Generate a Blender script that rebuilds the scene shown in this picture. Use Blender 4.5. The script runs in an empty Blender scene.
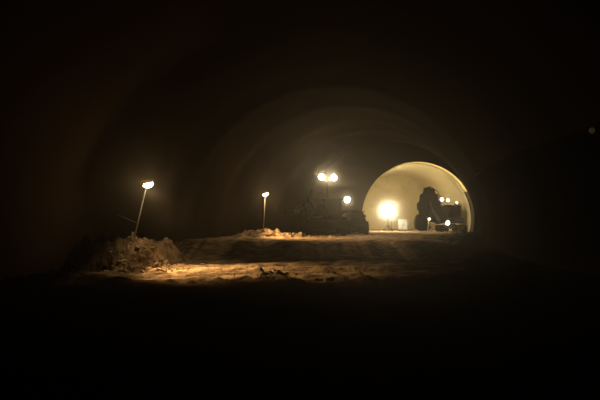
import bpy, bmesh, math, random
from mathutils import Vector, Matrix, noise, Euler
random.seed(7)
F=470.0; CH=1.7; HZ=219.0
def WX(px,D): return (px-300)/F*D
def WZ(py,D): return CH+(HZ-py)/F*D
C=bpy.context.scene.collection

# ---------------- materials ----------------
def mat(name,c1,c2,scale=4.0,rough=0.85,bump=0.3,metal=0.0,bscale=None,detail=6,spec=0.15):
    m=bpy.data.materials.new(name); m.use_nodes=True
    nt=m.node_tree; N=nt.nodes; L=nt.links
    b=N['Principled BSDF']; b.inputs['Roughness'].default_value=rough; b.inputs['Metallic'].default_value=metal
    b.inputs['Specular IOR Level'].default_value=spec
    tc=N.new('ShaderNodeTexCoord'); n=N.new('ShaderNodeTexNoise'); n.inputs['Scale'].default_value=scale; n.inputs['Detail'].default_value=detail
    L.new(tc.outputs['Object'],n.inputs['Vector'])
    r=N.new('ShaderNodeValToRGB'); r.color_ramp.elements[0].position=0.35; r.color_ramp.elements[1].position=0.68
    r.color_ramp.elements[0].color=(*c1,1); r.color_ramp.elements[1].color=(*c2,1)
    L.new(n.outputs['Fac'],r.inputs['Fac']); L.new(r.outputs['Color'],b.inputs['Base Color'])
    if bump:
        n2=N.new('ShaderNodeTexNoise'); n2.inputs['Scale'].default_value=bscale or scale*3; n2.inputs['Detail'].default_value=8
        L.new(tc.outputs['Object'],n2.inputs['Vector'])
        bp=N.new('ShaderNodeBump'); bp.inputs['Strength'].default_value=bump; bp.inputs['Distance'].default_value=0.1
        L.new(n2.outputs['Fac'],bp.inputs['Height']); L.new(bp.outputs['Normal'],b.inputs['Normal'])
    return m
def emat(name,col,s):
    m=bpy.data.materials.new(name); m.use_nodes=True
    b=m.node_tree.nodes['Principled BSDF']; b.inputs['Base Color'].default_value=(*col,1)
    b.inputs['Emission Color'].default_value=(*col,1); b.inputs['Emission Strength'].default_value=s
    return m
def haze(name,dens,R,g=0.55,pw=2.0):
    m=bpy.data.materials.new(name); m.use_nodes=True; nt=m.node_tree; N=nt.nodes; L=nt.links
    N.remove(N['Principled BSDF']); v=N.new('ShaderNodeVolumeScatter'); v.inputs['Color'].default_value=(1,0.90,0.68,1)
    v.inputs['Anisotropy'].default_value=g
    tc=N.new('ShaderNodeTexCoord'); l=N.new('ShaderNodeVectorMath'); l.operation='LENGTH'; L.new(tc.outputs['Object'],l.inputs[0])
    q=N.new('ShaderNodeMapRange'); L.new(l.outputs['Value'],q.inputs['Value']); q.inputs['From Min'].default_value=0; q.inputs['From Max'].default_value=R*0.98
    q.inputs['To Min'].default_value=1; q.inputs['To Max'].default_value=0
    p=N.new('ShaderNodeMath'); p.operation='POWER'; L.new(q.outputs[0],p.inputs[0]); p.inputs[1].default_value=pw
    k=N.new('ShaderNodeMath'); k.operation='MULTIPLY'; L.new(p.outputs[0],k.inputs[0]); k.inputs[1].default_value=dens
    L.new(k.outputs[0],v.inputs['Density'])
    nt.links.new(v.outputs[0],N['Material Output'].inputs['Volume']); return m
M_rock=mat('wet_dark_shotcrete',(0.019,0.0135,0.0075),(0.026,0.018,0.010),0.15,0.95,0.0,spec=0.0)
M_side=mat('shaded_side_wall',(0.006,0.0045,0.003),(0.010,0.0075,0.005),0.15,0.95,0.0,spec=0.0)  # darker copy of the shotcrete, painting the right wall's shade
M_port=mat('portal_shotcrete',(0.05,0.037,0.022),(0.062,0.046,0.028),0.2,0.95,0.0,spec=0.0)
M_face=mat('excavation_face',(0.44,0.37,0.205),(0.50,0.425,0.24),0.2,0.95,0.1,bscale=0.8,spec=0)
M_lin=mat('pale_membrane_lining',(0.74,0.61,0.25),(0.82,0.69,0.30),0.5,0.7,0.0,spec=0)
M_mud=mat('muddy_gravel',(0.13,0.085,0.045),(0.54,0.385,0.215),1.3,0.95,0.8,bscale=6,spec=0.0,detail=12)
nt=M_mud.node_tree; N=nt.nodes; L=nt.links; bs=N['Principled BSDF']
src=bs.inputs['Base Color'].links[0].from_socket
tc=[n for n in N if n.type=='TEX_COORD'][0]; sp=N.new('ShaderNodeSeparateXYZ'); L.new(tc.outputs['Object'],sp.inputs[0])
nn=N.new('ShaderNodeTexNoise'); nn.inputs['Scale'].default_value=0.45; nn.inputs['Detail'].default_value=8; L.new(tc.outputs['Object'],nn.inputs['Vector'])
def M2(op,a,b,c=None):
    q=N.new('ShaderNodeMath'); q.operation=op
    for i,v in enumerate((a,b,c)):
        if v is None: continue
        if isinstance(v,(int,float)): q.inputs[i].default_value=v
        else: L.new(v,q.inputs[i])
    return q.outputs[0]
def MR(v,a,b,t0=0,t1=1):
    q=N.new('ShaderNodeMapRange'); q.interpolation_type='SMOOTHSTEP'; L.new(v,q.inputs['Value'])
    q.inputs['From Min'].default_value=a; q.inputs['From Max'].default_value=b; q.inputs['To Min'].default_value=t0; q.inputs['To Max'].default_value=t1; return q.outputs[0]
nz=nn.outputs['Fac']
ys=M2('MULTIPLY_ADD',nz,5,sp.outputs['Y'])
fy=MR(ys,21.5,26.5)  # light falloff towards the camera, painted into the ground colour
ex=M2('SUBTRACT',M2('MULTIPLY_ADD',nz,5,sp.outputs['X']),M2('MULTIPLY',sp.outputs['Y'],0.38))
fx=MR(ex,-5.0,1.5,1,0)  # right side fades to near black: painted shade
fl_=MR(M2('MULTIPLY_ADD',nz,3,sp.outputs['X']),-9.6,-6.8)  # shade left of the rubble bank, painted into the colour
dk=M2('MULTIPLY',MR(ys,30.5,33.0),MR(ys,38.0,41.5,1,0)); dk=M2('MULTIPLY',dk,MR(sp.outputs['X'],-6.5,-4.5))  # shadow band across the ground, painted as darker colour
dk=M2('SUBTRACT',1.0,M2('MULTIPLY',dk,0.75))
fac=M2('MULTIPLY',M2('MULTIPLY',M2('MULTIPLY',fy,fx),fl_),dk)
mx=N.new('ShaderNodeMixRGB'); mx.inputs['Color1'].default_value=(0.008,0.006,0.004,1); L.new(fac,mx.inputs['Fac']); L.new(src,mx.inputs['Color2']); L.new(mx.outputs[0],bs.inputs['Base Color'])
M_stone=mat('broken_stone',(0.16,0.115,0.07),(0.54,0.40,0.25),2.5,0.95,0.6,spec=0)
M_dstone=mat('dark_stone',(0.010,0.007,0.005),(0.03,0.022,0.014),2.5,0.95,0.6,spec=0)  # much darker version of the broken stone
M_galv=mat('galvanised_steel',(0.30,0.27,0.22),(0.42,0.37,0.30),6,0.6,0.1,0.2)
M_dark=mat('dark_painted_steel',(0.002,0.0015,0.001),(0.005,0.004,0.003),3,0.9,0.0,0.0,spec=0.0)
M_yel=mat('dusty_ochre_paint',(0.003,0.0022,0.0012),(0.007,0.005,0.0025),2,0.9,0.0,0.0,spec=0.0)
M_rub=mat('black_rubber',(0.003,0.0025,0.002),(0.006,0.005,0.004),5,0.9,0.0,spec=0.0)
M_glass=mat('dark_cab_glass',(0.003,0.003,0.003),(0.006,0.006,0.006),1,0.4,0,spec=0.05)
M_white=mat('pale_grey_cabinet_paint',(0.36,0.35,0.33),(0.46,0.45,0.42),2,0.7,0.05)
M_chr=mat('cylinder_rod_steel',(0.03,0.025,0.02),(0.05,0.04,0.03),3,0.6,0,0.0)
E_warm=emat('warm_lamp_glow',(1.0,0.80,0.50),120)
E_wh=emat('white_lamp_glow',(1.0,0.92,0.75),140)
E_big=emat('balloon_lamp_glow',(1.0,0.90,0.66),90)
E_dim=emat('small_lamp_glow',(1.0,0.85,0.55),4)
E_faint=emat('faint_disc_amber',(0.8,0.5,0.25),0.02)
HB=haze('glow_balloon',0.30,3.3); HR=haze('glow_rig',0.10,1.5,pw=1.6); HS=haze('glow_small',0.10,1.1,pw=1.6)  # local scatter balls added around lamps to give them a glow

class B:
    def __init__(s): s.bm=bmesh.new()
    def _x(s,vs,M): bmesh.ops.transform(s.bm,matrix=M,verts=vs)
    def box(s,c,size,rot=(0,0,0),bev=0.03):
        r=bmesh.ops.create_cube(s.bm,size=1.0); vs=r['verts']
        s._x(vs,Matrix.Diagonal((*size,1)))
        if bev:
            es=list({e for v in vs for e in v.link_edges})
            q=bmesh.ops.bevel(s.bm,geom=es,offset=min(bev,min(size)*0.3),segments=2,affect='EDGES',profile=0.5)
            vs=list({v for f in q['faces'] for v in f.verts}|{v for v in vs if v.is_valid})
        s._x(vs,Matrix.Translation(c)@Euler(rot).to_matrix().to_4x4()); return s
    def cyl(s,a,b,r,r2=None,seg=20):
        a=Vector(a); b=Vector(b); d=b-a
        q=bmesh.ops.create_cone(s.bm,cap_ends=True,segments=seg,radius1=r,radius2=r if r2 is None else r2,depth=d.length)
        s._x(q['verts'],Matrix.Translation((a+b)/2)@d.to_track_quat('Z','Y').to_matrix().to_4x4()); return s
    def ball(s,c,r,sc=(1,1,1),seg=24):
        q=bmesh.ops.create_uvsphere(s.bm,u_segments=seg,v_segments=seg//2+2,radius=r)
        s._x(q['verts'],Matrix.Translation(c)@Matrix.Diagonal((*sc,1))); return s
    def tube(s,pts,r):
        for i in range(len(pts)-1):
            s.cyl(pts[i],pts[i+1],r,seg=10)
            if i: s.ball(pts[i],r)
        return s
    def prism(s,prof,axis,lo,hi):
        def P(p,t): return (p[0],t,p[1]) if axis=='y' else (t,p[0],p[1])
        A=[s.bm.verts.new(P(p,lo)) for p in prof]; Z=[s.bm.verts.new(P(p,hi)) for p in prof]
        n=len(prof)
        s.bm.faces.new(A[::-1]); s.bm.faces.new(Z)
        for i in range(n): s.bm.faces.new((A[i],A[(i+1)%n],Z[(i+1)%n],Z[i]))
        return s
    def out(s,name,parent,m,smooth=False,loc=(0,0,0),rot=(0,0,0)):
        bmesh.ops.recalc_face_normals(s.bm,faces=s.bm.faces)
        me=bpy.data.meshes.new(name); s.bm.to_mesh(me); s.bm.free()
        if smooth:
            for p in me.polygons: p.use_smooth=True
        me.materials.append(m); o=bpy.data.objects.new(name,me); C.objects.link(o)
        o.parent=parent; o.location=loc; o.rotation_euler=rot; return o
def thing(name,loc,label,cat,rz=0):
    e=bpy.data.objects.new(name,None); e.empty_display_size=0.3; C.objects.link(e)
    e.location=loc; e.rotation_euler=(0,0,rz); e['label']=label; e['category']=cat; return e
def light(kind,loc,power,col,target=None,angle=120,blend=0.6,rad=0.15,name='lamp_light'):
    l=bpy.data.lights.new(name,kind); l.energy=power; l.color=col; l.shadow_soft_size=rad
    if kind=='SPOT': l.spot_size=math.radians(angle); l.spot_blend=blend
    o=bpy.data.objects.new(name,l); C.objects.link(o); o.location=loc
    if target is not None:
        o.rotation_euler=(Vector(target)-Vector(loc)).to_track_quat('-Z','Y').to_euler()
    return o
def arm(pts,widths):
    c=[Vector((p[0],p[1],w)) for p,w in zip(pts,widths)]; L_=[];R_=[]
    for i,p in enumerate(c):
        q=c[min(i+1,len(c)-1)]-c[max(i-1,0)]; d=Vector((q.x,q.y)).normalized(); nn_=Vector((-d.y,d.x))*p.z/2
        L_.append((p.x+nn_.x,p.y+nn_.y)); R_.append((p.x-nn_.x,p.y-nn_.y))
    return L_+R_[::-1]

# ---------------- cavern ----------------
ST=[(-8,0,13),(15,0.3,13),(27,0.6,13.2),(36,2.4,12.9),(45,5,12.4),(52,8,12.0),(60,11.6,11.5)]
def sec(D):
    if D<=ST[0][0]: return ST[0][1:]
    for a,b in zip(ST,ST[1:]):
        if D<=b[0]:
            t=(D-a[0])/(b[0]-a[0]); return (a[1]+(b[1]-a[1])*t, a[2]+(b[2]-a[2])*t)
    return ST[-1][1:]
TC=WX(418,60); TR=7.15; TZ=1.85
def arch(name,secfn,Ds,a0,a1,na,zc,amp,m,band=0):
    bm=bmesh.new(); rows=[]
    for D in Ds:
        cx,R=secfn(D); row=[]
        bd=sum(math.exp(-((D-q)/1.0)**2) for q in (38,43.5,48.5,53,57))*band
        for j in range(na+1):
            a=math.radians(a0+(a1-a0)*j/na)
            p=Vector((cx+R*math.cos(a),D,zc+R*math.sin(a)))
            rr=R+abs(noise.fractal(p*0.25,1.0,2.0,4))*amp-bd
            row.append(bm.verts.new((cx+rr*math.cos(a),D,zc+rr*math.sin(a))))
        rows.append(row)
    for r0,r1 in zip(rows,rows[1:]):
        for j in range(na): bm.faces.new((r0[j],r0[j+1],r1[j+1],r1[j]))
    me=bpy.data.meshes.new(name); bm.to_mesh(me); bm.free()
    for p in me.polygons: p.use_smooth=True
    me.materials.append(m); o=bpy.data.objects.new(name,me); C.objects.link(o); o['kind']='structure'; return o
def lin(a,b,n): return [a+(b-a)*i/n for i in range(n+1)]
Dc=lin(-8,60,200)
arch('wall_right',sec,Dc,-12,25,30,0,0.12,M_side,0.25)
arch('ceiling',sec,Dc,25,140,90,0,0.12,M_rock,0.30)
arch('wall_left',sec,Dc,140,192,36,0,0.12,M_rock,0.30)
def ringface(name,D,c0,R0,z0,c1,R1,z1,a0,a1,m,amp=0.0):
    bm=bmesh.new(); na=96; nr=8; rows=[]
    for k in range(nr+1):
        t=k/nr; row=[]
        for j in range(na+1):
            a=math.radians(a0+(a1-a0)*j/na)
            x=(c0+R0*math.cos(a))*(1-t)+(c1+R1*math.cos(a))*t
            z=(z0+R0*math.sin(a))*(1-t)+(z1+R1*math.sin(a))*t
            dy=-abs(noise.fractal(Vector((x,z,D))*0.6,1,2,4))*amp*math.sin(t*math.pi)
            row.append(bm.verts.new((x,D+dy,z)))
        rows.append(row)
    for r0,r1 in zip(rows,rows[1:]):
        for j in range(na): bm.faces.new((r0[j],r0[j+1],r1[j+1],r1[j]))
    me=bpy.data.meshes.new(name); bm.to_mesh(me); bm.free()
    for p in me.polygons: p.use_smooth=True
    me.materials.append(m); o=bpy.data.objects.new(name,me); C.objects.link(o); o['kind']='structure'; return o
ringface('wall_portal',60,TC,TR+0.02,TZ,11.6,12.6,0,-25,205,M_port,0.1)
inner=lambda D:(TC,TR)
arch('ceiling_tunnel_lining',inner,lin(59.9,60.9,4),28,205,90,TZ,0.0,M_lin)
arch('wall_tunnel_foot',inner,lin(59.9,60.9,4),-25,28,20,TZ,0.0,M_port)  # dark rock replaces lining here to paint the rim's fade into shade
inner2=lambda D:(TC+0.03*(D-60.9),TR-0.08)
arch('wall_tunnel',inner2,lin(60.9,78,30),-25,205,96,TZ,0.06,M_face)
ringface('trim_1',60.9,TC,TR,TZ,TC,TR-0.10,TZ,28,205,M_lin)
ringface('trim_2',60.9,TC,TR+0.1,TZ,TC,TR-0.10,TZ,-25,28,M_port)  # dark step edge, continuing the painted fade of the rim
bm=bmesh.new(); bmesh.ops.create_grid(bm,x_segments=60,y_segments=50,size=1)
for v in bm.verts:
    x=TC+v.co.x*9; z=4+v.co.y*6; v.co=Vector((x,77.6-abs(noise.fractal(Vector((x,z,3))*0.4,1,2,5))*0.5,z))
me=bpy.data.meshes.new('wall_back'); bm.to_mesh(me); bm.free(); me.materials.append(M_face)
for p in me.polygons: p.use_smooth=True
o=bpy.data.objects.new('wall_back',me); C.objects.link(o); o['kind']='structure'
bm=bmesh.new(); bmesh.ops.create_grid(bm,x_segments=2,y_segments=2,size=15)
for v in bm.verts: v.co=Vector((v.co.x,-8,v.co.y))
me=bpy.data.meshes.new('wall_front'); bm.to_mesh(me); bm.free(); me.materials.append(M_rock)
o=bpy.data.objects.new('wall_front',me); C.objects.link(o); o['kind']='structure'

# ---------------- floor ----------------
def ss(t): t=max(0,min(1,t)); return t*t*(3-2*t)
def blk(x,D,s):
    d=noise.voronoi(Vector((x*s+0.4*noise.noise(Vector((x,D,0))),D*s,0.37)))
    c=d[1][0]
    return min(0.35,d[0][1]-d[0][0])*1.6+0.9*noise.cell(Vector((c.x*7.3,c.y*5.1,3.3)))
def ridge2(x,D):
    c=43.6+0.12*(x+4)
    return ss((x+6.6)/1.4)*(1-ss((x-1.5)/4.0))*math.exp(-((D-c)/1.1)**2)
def rubmask(x,D):
    m=0
    if x<-4.5: m=ss((-6.6-x)/1.2)*math.exp(-((D-26.4)/2.6)**4)
    return max(m,ridge2(x,D))
def H(x,D):
    n=noise.fractal(Vector((x*0.22,D*0.22,1.3)),1,2,5)
    n2=noise.fractal(Vector((x*1.3,D*1.3,7.3)),1,2,4)
    n3=noise.fractal(Vector((x*2.6,D*2.6,2.3)),0.8,2,3)
    e=30.5+noise.fractal(Vector((x*0.3,2.2,0)),0.8,2,5)*2.6-0.9*ss((x-3)/8)
    wd=7.5+1.6*noise.noise(Vector((x*0.4,9,0)))
    t=ss((D-e)/wd)
    hi=0.95*(1-0.8*ss((x-9)/6)*(1-ss((D-40)/8)))
    z=-0.95+hi*t
    fl=ss((D-20)/3)
    z+=n*0.14*(1-t*0.6)*(1-0.5*fl)+n2*(0.045 if D<31 else 0.03)+n3*(0.026 if D<31 else 0.018)
    z+=0.22*math.exp(-((D-e-wd*0.7)/1.2)**2)*noise.noise(Vector((x*0.5,4,2)))*2.0
    z+=(0.10+0.14*n2+0.12*n)*math.exp(-((D-20.6-0.6*noise.noise(Vector((x*0.3,1,4))))/0.8)**2)
    if D<31:
        for k,(y0,sl) in enumerate(((22.4,0.18),(23.3,0.22),(24.2,0.2),(25.6,0.26),(26.6,0.24),(28.4,0.26))):
            c=y0+sl*(x+5)+0.30*noise.noise(Vector((x*0.2,k*7.7,5)))
            z-=(1-t)*0.13*math.exp(-((D-c)/0.16)**2)*(0.85+0.5*noise.noise(Vector((x*0.5,k*3,1))))
            z+=(1-t)*0.08*math.exp(-((D-c-0.34)/0.15)**2)
    r2=noise.fractal(Vector((x*0.45,D*0.45,8.1)),0.8,2,5)
    m=rubmask(x,D)
    g=lambda cx,cd,sx,sd:math.exp(-((x-cx)/sx)**2-((D-cd)/sd)**2)
    if x<-4.5:
        prof=ss((D-24.2-0.5*r2)/2.8)*(1-ss((D-28.4)/2))
        z+=prof*(ss((-6.2+0.6*r2-x)/3.2)*(1.55+0.3*r2)-0.2*ss((-10.8-x)/2.5))
    if m>0.01: z+=m*((blk(x,D,1.0)-0.6)*0.30+(blk(x,D,2.4)-0.6)*0.26+(blk(x,D,5.0)-0.6)*0.12)*(1.0 if D<35 else 0.7)
    z+=ridge2(x,D)*(0.50*(1-ss((x+4.5)/6))+0.24+0.25*r2)
    z+=(0.10+0.3*abs(n2)*2)*g(-1.6,22.2,0.7,0.35)+0.10*g(0.9,22.2,2.3,0.5)
    return z
bm=bmesh.new(); nx=300; rows=[]
Ds=lin(-8,18,60)+lin(18.1,30,180)+lin(30.15,34,28)+lin(34.3,42,26)+lin(42.12,46,34)+lin(46.3,60,46)+lin(60.3,78,50)
for D in Ds:
    if D<=60: cx,R=sec(D)
    else: cx,R=TC,TR
    rows.append([bm.verts.new((cx+(R+0.2)*(2*j/nx-1),D,H(cx+(R+0.2)*(2*j/nx-1),D))) for j in range(nx+1)])
for r0,r1 in zip(rows,rows[1:]):
    for j in range(nx): bm.faces.new((r0[j],r0[j+1],r1[j+1],r1[j]))
me=bpy.data.meshes.new('floor'); bm.to_mesh(me); bm.free()
for p in me.polygons: p.use_smooth=rubmask(p.center.x,p.center.y)<0.15
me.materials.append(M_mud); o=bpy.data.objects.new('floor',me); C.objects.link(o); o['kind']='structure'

# ---------------- boulders ----------------
def rockset(m):
    out=[]
    for k in range(7):
        bm=bmesh.new(); bmesh.ops.create_icosphere(bm,subdivisions=3,radius=1)
        off=Vector((k*13.1,k*3.7,1))
        for v in bm.verts:
            n=v.co.normalized(); d=1+0.5*noise.noise(n*0.9+off)+0.22*noise.noise(n*2.2+off)+0.1*noise.noise(n*6+off)
            q=max(abs(n.x),abs(n.y),abs(n.z)); v.co=n*d*(0.75/q*0.45+0.5)
        me=bpy.data.meshes.new('boulder'); bm.to_mesh(me); bm.free(); me.materials.append(m); out.append(me)
    return out
RL=rockset(M_stone); RD=rockset(M_dstone)
avoid=[(WX(133,27),27.0,0.25),(WX(263,45),45.0,0.25)]
def rocks(n,cx,cd,sx,sd,smin,smax,group,label,RM=RL,pw=3):
    pl=list(avoid); tries=0; k=0
    while k<n and tries<6000:
        tries+=1
        x=random.gauss(cx,sx); D=random.gauss(cd,sd); s=smin+(smax-smin)*random.random()**pw
        if any((x-a)**2+(D-b)**2<(1.25*(s+c))**2 for a,b,c in pl): continue
        c0,R0=sec(D)
        if abs(x-c0)>R0-1.0: continue
        pl.append((x,D,s)); k+=1
        o=bpy.data.objects.new('boulder',random.choice(RM)); C.objects.link(o)
        o.location=(x,D,H(x,D)+s*0.12); o.scale=(s,s*random.uniform(.7,1.1),s*random.uniform(.5,.85))
        o.rotation_euler=(random.uniform(-.5,.5),random.uniform(-.5,.5),random.uniform(0,6.3))
        o['label']=label; o['category']='rock'; o['group']=group
rocks(140,-7.9,25.6,0.9,0.9,0.05,0.34,'blasted rocks at the lamp post','angular blasted rock on the spoil heap below a lamp post',pw=2)
rocks(50,-1.8,43.7,2.3,0.5,0.07,0.24,'blasted rocks at the road edge','angular blasted rock along the lit haul road edge')
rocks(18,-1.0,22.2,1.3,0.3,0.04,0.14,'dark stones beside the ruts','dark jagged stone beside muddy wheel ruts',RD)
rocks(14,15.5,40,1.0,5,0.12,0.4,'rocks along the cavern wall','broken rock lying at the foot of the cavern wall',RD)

# ---------------- lamp posts ----------------
def lamp_post(base,head,label,power,tgt,brace=True,ang=125,halo=100):
    e=thing('lamp_post',base,label,'lamp post')
    hx,hz=head[0]-base[0],head[2]-base[2]; hd=head[1]-base[1]
    top=Vector((hx*0.82,hd*0.8,hz*0.90))
    B().cyl((0,0,-0.5),(top.x,top.y,top.z),0.042,0.03).out('pole',e,M_galv,True)
    B().box((0,0,0.0),(0.4,0.4,0.10)).cyl((0,0,0.03),(0.02,0,0.3),0.08).out('base_plate',e,M_galv)
    B().tube([top,(top.x+hx*0.08,top.y+hd*0.05,top.z+hz*0.06),(hx-0.1,hd,hz+0.03)],0.028).out('bracket_arm',e,M_galv,True)
    if brace:
        B().tube([(-0.95,0.1,hz*0.45),(top.x*0.28,top.y*0.28,top.z*0.32)],0.011).out('brace',e,M_galv,True)
    B().tube([(hx-0.1,hd+0.05,hz),(top.x-0.15,top.y+.08,top.z*0.8),(0.02,0.1,top.z*0.4),(0.15,0.1,0.1)],0.014).out('cable',e,M_rub,True)
    B().prism([(-0.34,0.02),(-0.30,0.14),(-0.1,0.2),(0.26,0.16),(0.36,0.04),(0.36,0.0),(-0.34,0.0)],'y',-0.16,0.16).out('lamp_head',e,M_dark,False,(hx,hd,hz+0.02),(0,-0.25,0))
    B().ball((0,0,0),0.19,(1.35,0.75,0.8)).out('lamp_glass',e,E_warm,True,(hx,hd-0.02,hz-0.03),(0,-0.25,0))
    light('SPOT',(head[0]+0.02,head[1]-0.05,head[2]-0.21),power,(1,0.63,0.30),tgt,ang,1.0,0.03)
    light('POINT',(head[0],head[1]-0.22,head[2]-0.03),halo,(1,0.62,0.28),rad=0.05)
h1=(WX(148,25),25.0,WZ(184,25)); b1x=WX(133,27)
lamp_post((b1x,27.0,H(b1x,27)),h1,'slim leaning steel lamp post with warm light on rubble bank',5600,(-4.3,23.8,-0.9),ang=90,halo=150)
h2=(WX(265.5,44),44.0,WZ(194,44)); b2x=WX(263,45)
lamp_post((b2x,45.0,H(b2x,45)),h2,'steel lamp post with warm light beside haul road',4300,(0.8,42,0),False,ang=106,halo=170)

def wheel(e,loc,r,w,name='wheel'):
    b=B(); b.cyl((-w/2,0,0),(w/2,0,0),r,seg=40)
    for k in range(22):
        a=2*math.pi*k/22; b.box((0,math.cos(a)*r,math.sin(a)*r),(w*0.95,0.12,0.1),(a,0,0),0)
    o=b.out(name,e,M_rub,False,loc)
    B().cyl((-w/2-0.03,0,0),(w/2+0.03,0,0),r*0.5,seg=24).cyl((-w/2-0.08,0,0),(w/2+0.08,0,0),r*0.2,seg=16).out('wheel_hub',o,M_yel)
def flood(e,loc,r,em,rot=(0,0,0)):
    o=B().cyl((0,0.02,0),(0,0.25,0),r*1.1,r*0.6,24).box((0,0.15,-r*1.1),(0.08,0.08,r*0.6)).out('floodlight',e,M_dark,False,loc,rot)
    B().ball((0,0,0),r,(1,0.3,1)).out('lamp_glass',o,em,True)
WC=(1,0.76,0.42)
# ---------------- drilling rig (D=50) ----------------
D=50; rx=WX(325,D); gz=H(rx,D)
e=thing('drilling_rig',(rx,D,gz),'dark bulky wheeled tunnel drilling rig with bright floodlights on mast','construction vehicle')
for sx in(-1.75,1.75):
    for dy in(-1.6,2.6): wheel(e,(sx,dy,0.85),0.85,0.6)
b=B().box((0,0.5,1.35),(2.7,7.6,0.9),bev=0.1)
b.prism([(-2.1,1.8),(-2.1,3.2),(-1.7,3.9),(-0.9,4.1),(-0.6,4.5),(0.3,4.5),(0.5,3.9),(1.5,3.6),(1.6,1.8)],'y',0.8,4.0)
b.prism([(-1.9,1.8),(-1.8,2.9),(-1.4,3.4),(-0.6,3.3),(-0.35,1.8)],'y',-2.0,0.7)
b.box((0,-3.4,1.0),(3.2,0.3,0.5)).cyl((-1.3,2.2,3.8),(-1.3,2.2,5.0),0.12).cyl((-0.4,1.5,4.4),(-0.4,3.0,4.4),0.35).tube([(-2.2,1,3.4),(-2.6,0.5,3.0),(-2.4,-1,2.0),(-1.6,-2.4,1.8)],0.07).tube([(-1.9,0,3.3),(-2.3,-1.5,3.5),(-1.9,-3,3.2)],0.06)
b.out('chassis',e,M_yel)
b=B()
for sx in(-1,1):
    for sy in(-1,1): b.box((0.75+sx*0.8,-0.9+sy*0.8,2.75),(0.1,0.1,1.9))
b.box((0.75,-0.9,1.95),(1.8,1.8,0.5)).box((0.75,-0.9,3.78),(2.1,2.2,0.14)); cab=b.out('cab',e,M_yel)
B().box((0.75,-1.67,2.95),(1.48,0.04,1.5),bev=0).box((0.75,-0.13,2.95),(1.48,0.04,1.5),bev=0).box((-0.02,-0.9,2.95),(0.04,1.48,1.5),bev=0).box((1.52,-0.9,2.95),(0.04,1.48,1.5),bev=0).out('cab_window',cab,M_glass)
mx=WX(328,D)-rx; hz=WZ(176,D)-gz
B().cyl((mx,1.2,3.9),(mx,1.2,hz-0.2),0.07,0.05).cyl((mx-0.75,1.15,hz-0.3),(mx+0.75,1.15,hz-0.3),0.035).out('light_mast',e,M_dark,False)
fl=[(WX(322,D)-rx,hz+0.0),(WX(334.5,D)-rx,hz-0.1)]
for x,z in fl:
    flood(e,(x,0.95,z),0.29,E_wh)
B().ball((0,0,0),1.5).out('glow_haze',e,HR,True,(mx,0.5,hz-0.05)).scale=(1.3,1,1)  # ball added for the halo of the mast lights
sx,sz=WX(346.5,D)-rx,WZ(200,D)-gz
B().tube([(1.6,-0.4,3.8),(sx,-0.4,3.95),(sx,-0.4,sz)],0.05).out('lamp_arm',e,M_dark)
flood(e,(sx,-0.6,sz),0.27,E_wh)
B().ball((0,0,0),1.1).out('glow_haze',e,HS,True,(sx,-1.0,sz))  # ball added for the halo of the side light
for s,(p,q,r_) in enumerate([((-0.9,-2.6,1.9),(-2.0,-3.4,3.6),(-3.3,-3.9,2.5)),((0.1,-2.9,1.8),(-0.6,-4.2,2.9),(-1.8,-5.2,1.9))]):
    bo=B().cyl(p,q,0.24,0.2,14).ball(p,0.34).ball(q,0.28).cyl(q,r_,0.18,0.15,14).ball(r_,0.24).out('boom',e,M_yel,True)
    a=Vector(r_); d=Vector((-0.9,-0.6,-0.15)).normalized()
    B().cyl(a-d*1.5,a+d*1.0,0.13,seg=8).cyl(a-d*1.6+Vector((0,0,.2)),a+d*1.2+Vector((0,0,.2)),0.04,seg=8).box(tuple(a-d*0.9+Vector((0,0,.25))),(0.5,0.4,0.25)).out('drill_feed',bo,M_dark)
    B().cyl(Vector(p)+Vector((0,0,-.3)),(Vector(p)+Vector(q))/2+Vector((0,0,-.2)),0.07).out('hydraulic_cylinder',bo,M_yel,True)
for (x,z) in fl:
    light('SPOT',(rx+x,D+0.95-0.3,gz+z),480,WC,(rx+x+1,D-12,-2.0),100,1.0,0.10)
    light('POINT',(rx+x,D+0.6,gz+z),200,WC,rad=0.10)
light('SPOT',(rx+sx,D-0.95,gz+sz),280,WC,(rx+sx+1,D-12,-2),110,1.0,0.10)
light('POINT',(rx+sx,D-1.0,gz+sz),100,WC,rad=0.10)

# ---------------- dump truck ----------------
D2=53.2; ux=WX(355.5,D2); g2=H(ux,D2)
e=thing('dump_truck',(ux,D2,g2),'dark articulated dump truck parked beside the drilling rig','truck')
for s in(-1.0,1.0):
    for dy in(-1.3,2.0,3.6): wheel(e,(s,dy,0.7),0.7,0.45)
B().box((0,1.2,1.0),(1.4,6.0,0.4)).box((0,-2.0,1.3),(1.7,1.2,0.9),bev=0.15).out('chassis',e,M_dark)
cb=B().box((0,-1.2,2.0),(1.4,1.5,1.0),bev=0.2).box((0,-1.2,2.5),(1.5,1.6,0.1)).out('cab',e,M_dark)
B().box((0,-1.97,2.1),(1.2,0.04,0.6),bev=0).out('windscreen',cb,M_glass)
B().prism([(-0.95,1.25),(-1.15,2.1),(-1.0,2.45),(-0.6,2.65),(-0.1,2.75),(0.4,2.6),(0.8,2.35),(1.15,2.1),(0.95,1.25)],'y',-0.3,4.3).out('dump_body',e,M_dark)

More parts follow.
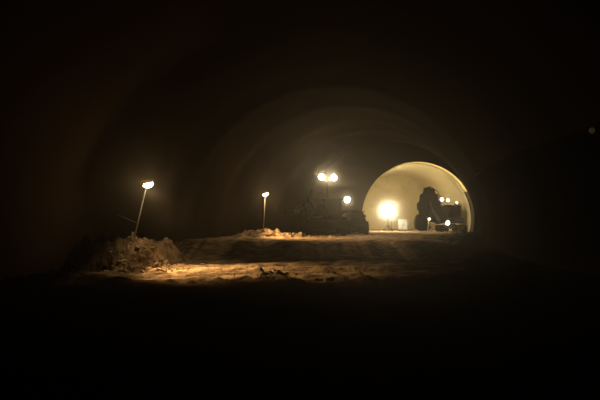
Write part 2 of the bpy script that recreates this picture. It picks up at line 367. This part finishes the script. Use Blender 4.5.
# ---------------- balloon floodlight ----------------
D=64; fx=WX(388,D); g=H(fx,D); z=WZ(211,D)-g
e=thing('floodlight_stand',(fx,D,g),'glaring round balloon work light on a tripod stand','floodlight')
b=B().cyl((0,0,0.5),(0,0,z-0.6),0.05)
for k in range(3):
    a=2*math.pi*k/3+0.5; b.cyl((0,0,0.9),(math.cos(a)*0.8,math.sin(a)*0.8,0.0),0.035)
b.out('tripod',e,M_dark)
B().ball((0,0,z),0.76,(1,1,0.92)).out('lamp_balloon',e,E_big,True)
B().cyl((0,0,z-0.92),(0,0,z-0.68),0.12,0.25).out('lamp_collar',e,M_dark)
B().ball((0,0,0),3.3,(1,1,1),40).out('glow_haze',e,HB,True,(0,0,z))  # ball added for the halo of the balloon
light('POINT',(fx,D,g+z),12500,WC,rad=0.78)

# ---------------- cabinet ----------------
D=68.2; x=WX(402.5,D); g=H(x,D)
e=thing('electrical_cabinet',(x,D,g),'pale brightly lit electrical distribution cabinet beside the floodlight','electrical cabinet')
B().box((0,0,0.85),(1.3,0.5,1.45),bev=0.04).box((0,0,1.61),(1.45,0.65,0.07)).out('body',e,M_white)
for s in(-0.42,0.42): B().box((s,0,0.07),(0.1,0.4,0.2)).out('leg',e,M_dark)
for s in(-1,1):
    d=B().box((s*0.32,-0.27,0.85),(0.6,0.05,1.32)).out('door',e,M_white)
    B().box((s*0.07,-0.32,0.85),(0.04,0.05,0.18)).out('handle',d,M_dark)
# ---------------- work lamp stake ----------------
D=60.9; x=WX(428,D); g=H(x,D); z=WZ(219,D)-g
e=thing('work_lamp',(x,D,g),'small work lamp on a lit slim stake','work lamp')
B().cyl((-0.1,0,-0.1),(0.1,0,z-0.1),0.06).out('stake',e,M_white,True)
B().box((0.15,0.08,z),(0.34,0.14,0.24)).out('lamp_housing',e,M_dark)
B().ball((0.15,-0.02,z),0.16,(1.1,0.4,0.9)).out('lamp_glass',e,E_dim,True)
light('POINT',(x+0.15,D-0.3,g+z),15,WC,rad=0.05)

# ---------------- excavator ----------------
D=63.5; ex=WX(450,D); g=H(ex,D)
e=thing('excavator',(ex,D,g),'tracked excavator with raised folded boom and work lights','excavator')
for s in(-1.15,1.15):
    pr=[]
    for k in range(13): a=math.pi/2+math.pi*k/12; pr.append((-1.6+0.45*math.cos(a),0.45+0.45*math.sin(a)))
    for k in range(13): a=-math.pi/2+math.pi*k/12; pr.append((1.6+0.45*math.cos(a),0.45+0.45*math.sin(a)))
    tr=B().prism(pr,'x',s-0.3,s+0.3).out('track',e,M_rub)
    for k in range(5): B().cyl((s-0.34,-1.6+k*0.8,0.45),(s+0.34,-1.6+k*0.8,0.45),0.26).out('track_roller',tr,M_dark)
B().cyl((0,0,0.7),(0,0,1.1),0.7).box((0,0,0.6),(1.8,1.6,0.35)).out('undercarriage',e,M_dark)
B().prism([(-1.5,1.15),(-1.5,2.0),(-1.2,2.8),(-0.8,3.1),(-0.5,3.6),(0.2,3.7),(0.9,3.4),(1.3,3.5),(1.6,2.9),(1.5,1.15)],'y',0.7,2.3).box((0,0.2,1.5),(3.0,2.6,0.7),bev=0.12).cyl((1.2,1.5,3.2),(1.2,1.5,4.0),0.1).box((-0.9,0.0,2.3),(0.8,1.2,1.0),bev=0.1).out('upper_body',e,M_dark)
b=B().box((0.35,-0.6,1.9),(1.3,1.5,0.3)).box((0.35,-0.6,3.45),(1.4,1.6,0.14),rot=(0,0.06,0))
for sx in(-1,1):
    for sy in(-1,1): b.box((0.35+sx*0.6,-0.6+sy*0.68,2.65),(0.08,0.08,1.6))
cb=b.out('cab',e,M_dark)
B().box((0.35,-1.3,2.7),(1.1,0.03,1.4),bev=0).box((-0.22,-0.6,2.7),(0.03,1.2,1.4),bev=0).out('cab_window',cb,M_glass)
D1=D-0.7
zt=WZ(186.5,D1)-g
bx=lambda px:WX(px,D1)-ex
B().prism([(bx(448),1.3),(bx(444),2.5),(bx(440.5),3.1),(bx(440.8),3.9),(bx(438.5),4.2),(bx(438),5.0),(bx(435.5),5.1),(bx(434.5),zt-0.3),(bx(431),zt-0.25),(bx(430),zt),(bx(427),zt-0.1),(bx(427),zt-0.9),(bx(429.5),zt-1.4),(bx(429),3.2),(bx(427.5),2.4),(bx(429),1.4),(bx(438),1.0)],'y',-0.75,-0.15).out('boom',e,M_dark)
B().prism([(bx(429),zt-0.1),(bx(424),zt-0.2),(bx(422.8),zt-0.9),(bx(420),zt-1.1),(bx(419),zt-2.0),(bx(416.8),zt-2.3),(bx(416.8),3.0),(bx(418.5),2.7),(bx(418),1.8),(bx(425.5),1.8),(bx(427),2.8),(bx(429),zt-1.3)],'y',-1.1,-0.76).out('stick',e,M_dark)
bp=[(bx(417),2.3),(bx(415),1.8),(bx(414.5),1.1),(bx(415.5),0.4),(bx(420),0.12),(bx(427),0.2),(bx(430),0.7),(bx(428),0.75),(bx(428.5),1.3),(bx(426),1.4),(bx(425),2.2)]
B().prism(bp,'y',-1.4,-0.3).out('bucket',e,M_dark)
B().cyl((bx(438),-0.95,1.6),(bx(431.5),-0.95,3.0),0.2).cyl((bx(431.5),-0.95,3.0),(bx(429.5),-0.9,4.4),0.11).out('hydraulic_cylinder',e,M_chr,True)
B().tube([(bx(440),-0.5,3.6),(bx(441.5),-0.5,4.4),(bx(438),-0.5,zt-0.6),(bx(431),-0.5,zt)],0.05).out('hydraulic_hose',e,M_rub)
D3=D-1.35
for px,py,r in((442,199.5,0.19),(448,200.3,0.15),(457,203,0.07)):
    x_,z_=WX(px,D3)-ex,WZ(py,D3)-g
    B().cyl((x_,-1.2,3.4),(x_,-1.2,z_),0.03).out('lamp_bracket',e,M_dark)
    flood(e,(x_,-1.35,z_),r,E_wh)
D4=D-1.75
flood(e,(WX(447.5,D4)-ex,-1.75,WZ(223,D4)-g),0.22,E_wh)
light('POINT',(WX(447.5,D4),D-2.0,WZ(223,D4)),70,WC,rad=0.08)
light('POINT',(WX(445,D4),D-1.9,WZ(200,D4)),50,WC,rad=0.08)
e=thing('work_lamp',(TC-1.5,70,H(TC-1.5,70)),'added work lamp on a stand, brightening the rock face','work lamp')  # extra lamp, added to light up the tunnel's end face
B().cyl((0,0,-0.05),(0,0,1.6),0.05).out('stake',e,M_dark,True)  # stand of the added lamp
B().box((0,-0.1,1.75),(0.5,0.15,0.35)).out('lamp_housing',e,M_dark)
B().ball((0,0.02,1.75),0.2,(1.1,0.35,0.7)).out('lamp_glass',e,E_dim,True)
light('SPOT',(TC-1.5,70.5,2.0),500,WC,(TC-4,78,4),160,1.0,rad=0.3)
D=18.6; x=WX(594,D); z=WZ(130,D)
e=thing('faint_disc_lamp',(x,D,z),'tiny dim amber lamp made up for a faint disc','lamp')  # made-up lamp standing in for a faint disc, likely a dust orb
B().cyl((0.0,0,0),(0.9,0,0),0.03).box((0.05,0.06,0),(0.2,0.1,0.2)).out('made_up_bracket',e,M_dark)
B().ball((0,0,0),0.12,(1,0.5,1)).out('lamp_glass',e,E_faint,True)  # glass of the made-up lamp

# ---------------- world: uniform dusty air ----------------
w=bpy.data.worlds.new('dusty_air'); bpy.context.scene.world=w; w.use_nodes=True
nt=w.node_tree; N=nt.nodes; L=nt.links
N['Background'].inputs['Color'].default_value=(0,0,0,1); N['Background'].inputs['Strength'].default_value=0
v=N.new('ShaderNodeVolumeScatter'); v.inputs['Color'].default_value=(1,0.86,0.64,1); v.inputs['Density'].default_value=0.0012; v.inputs['Anisotropy'].default_value=0.87
L.new(v.outputs[0],N['World Output'].inputs['Volume'])
# ---------------- camera ----------------
c=bpy.data.cameras.new('camera'); co=bpy.data.objects.new('camera',c); C.objects.link(co)
c.lens=F/600*36; c.sensor_width=36; co.location=(0,0,CH); co.rotation_euler=(math.radians(90)+math.atan(19/F),0,0)
c.clip_end=300
bpy.context.scene.camera=co
s=bpy.context.scene
s.view_settings.view_transform='Standard'
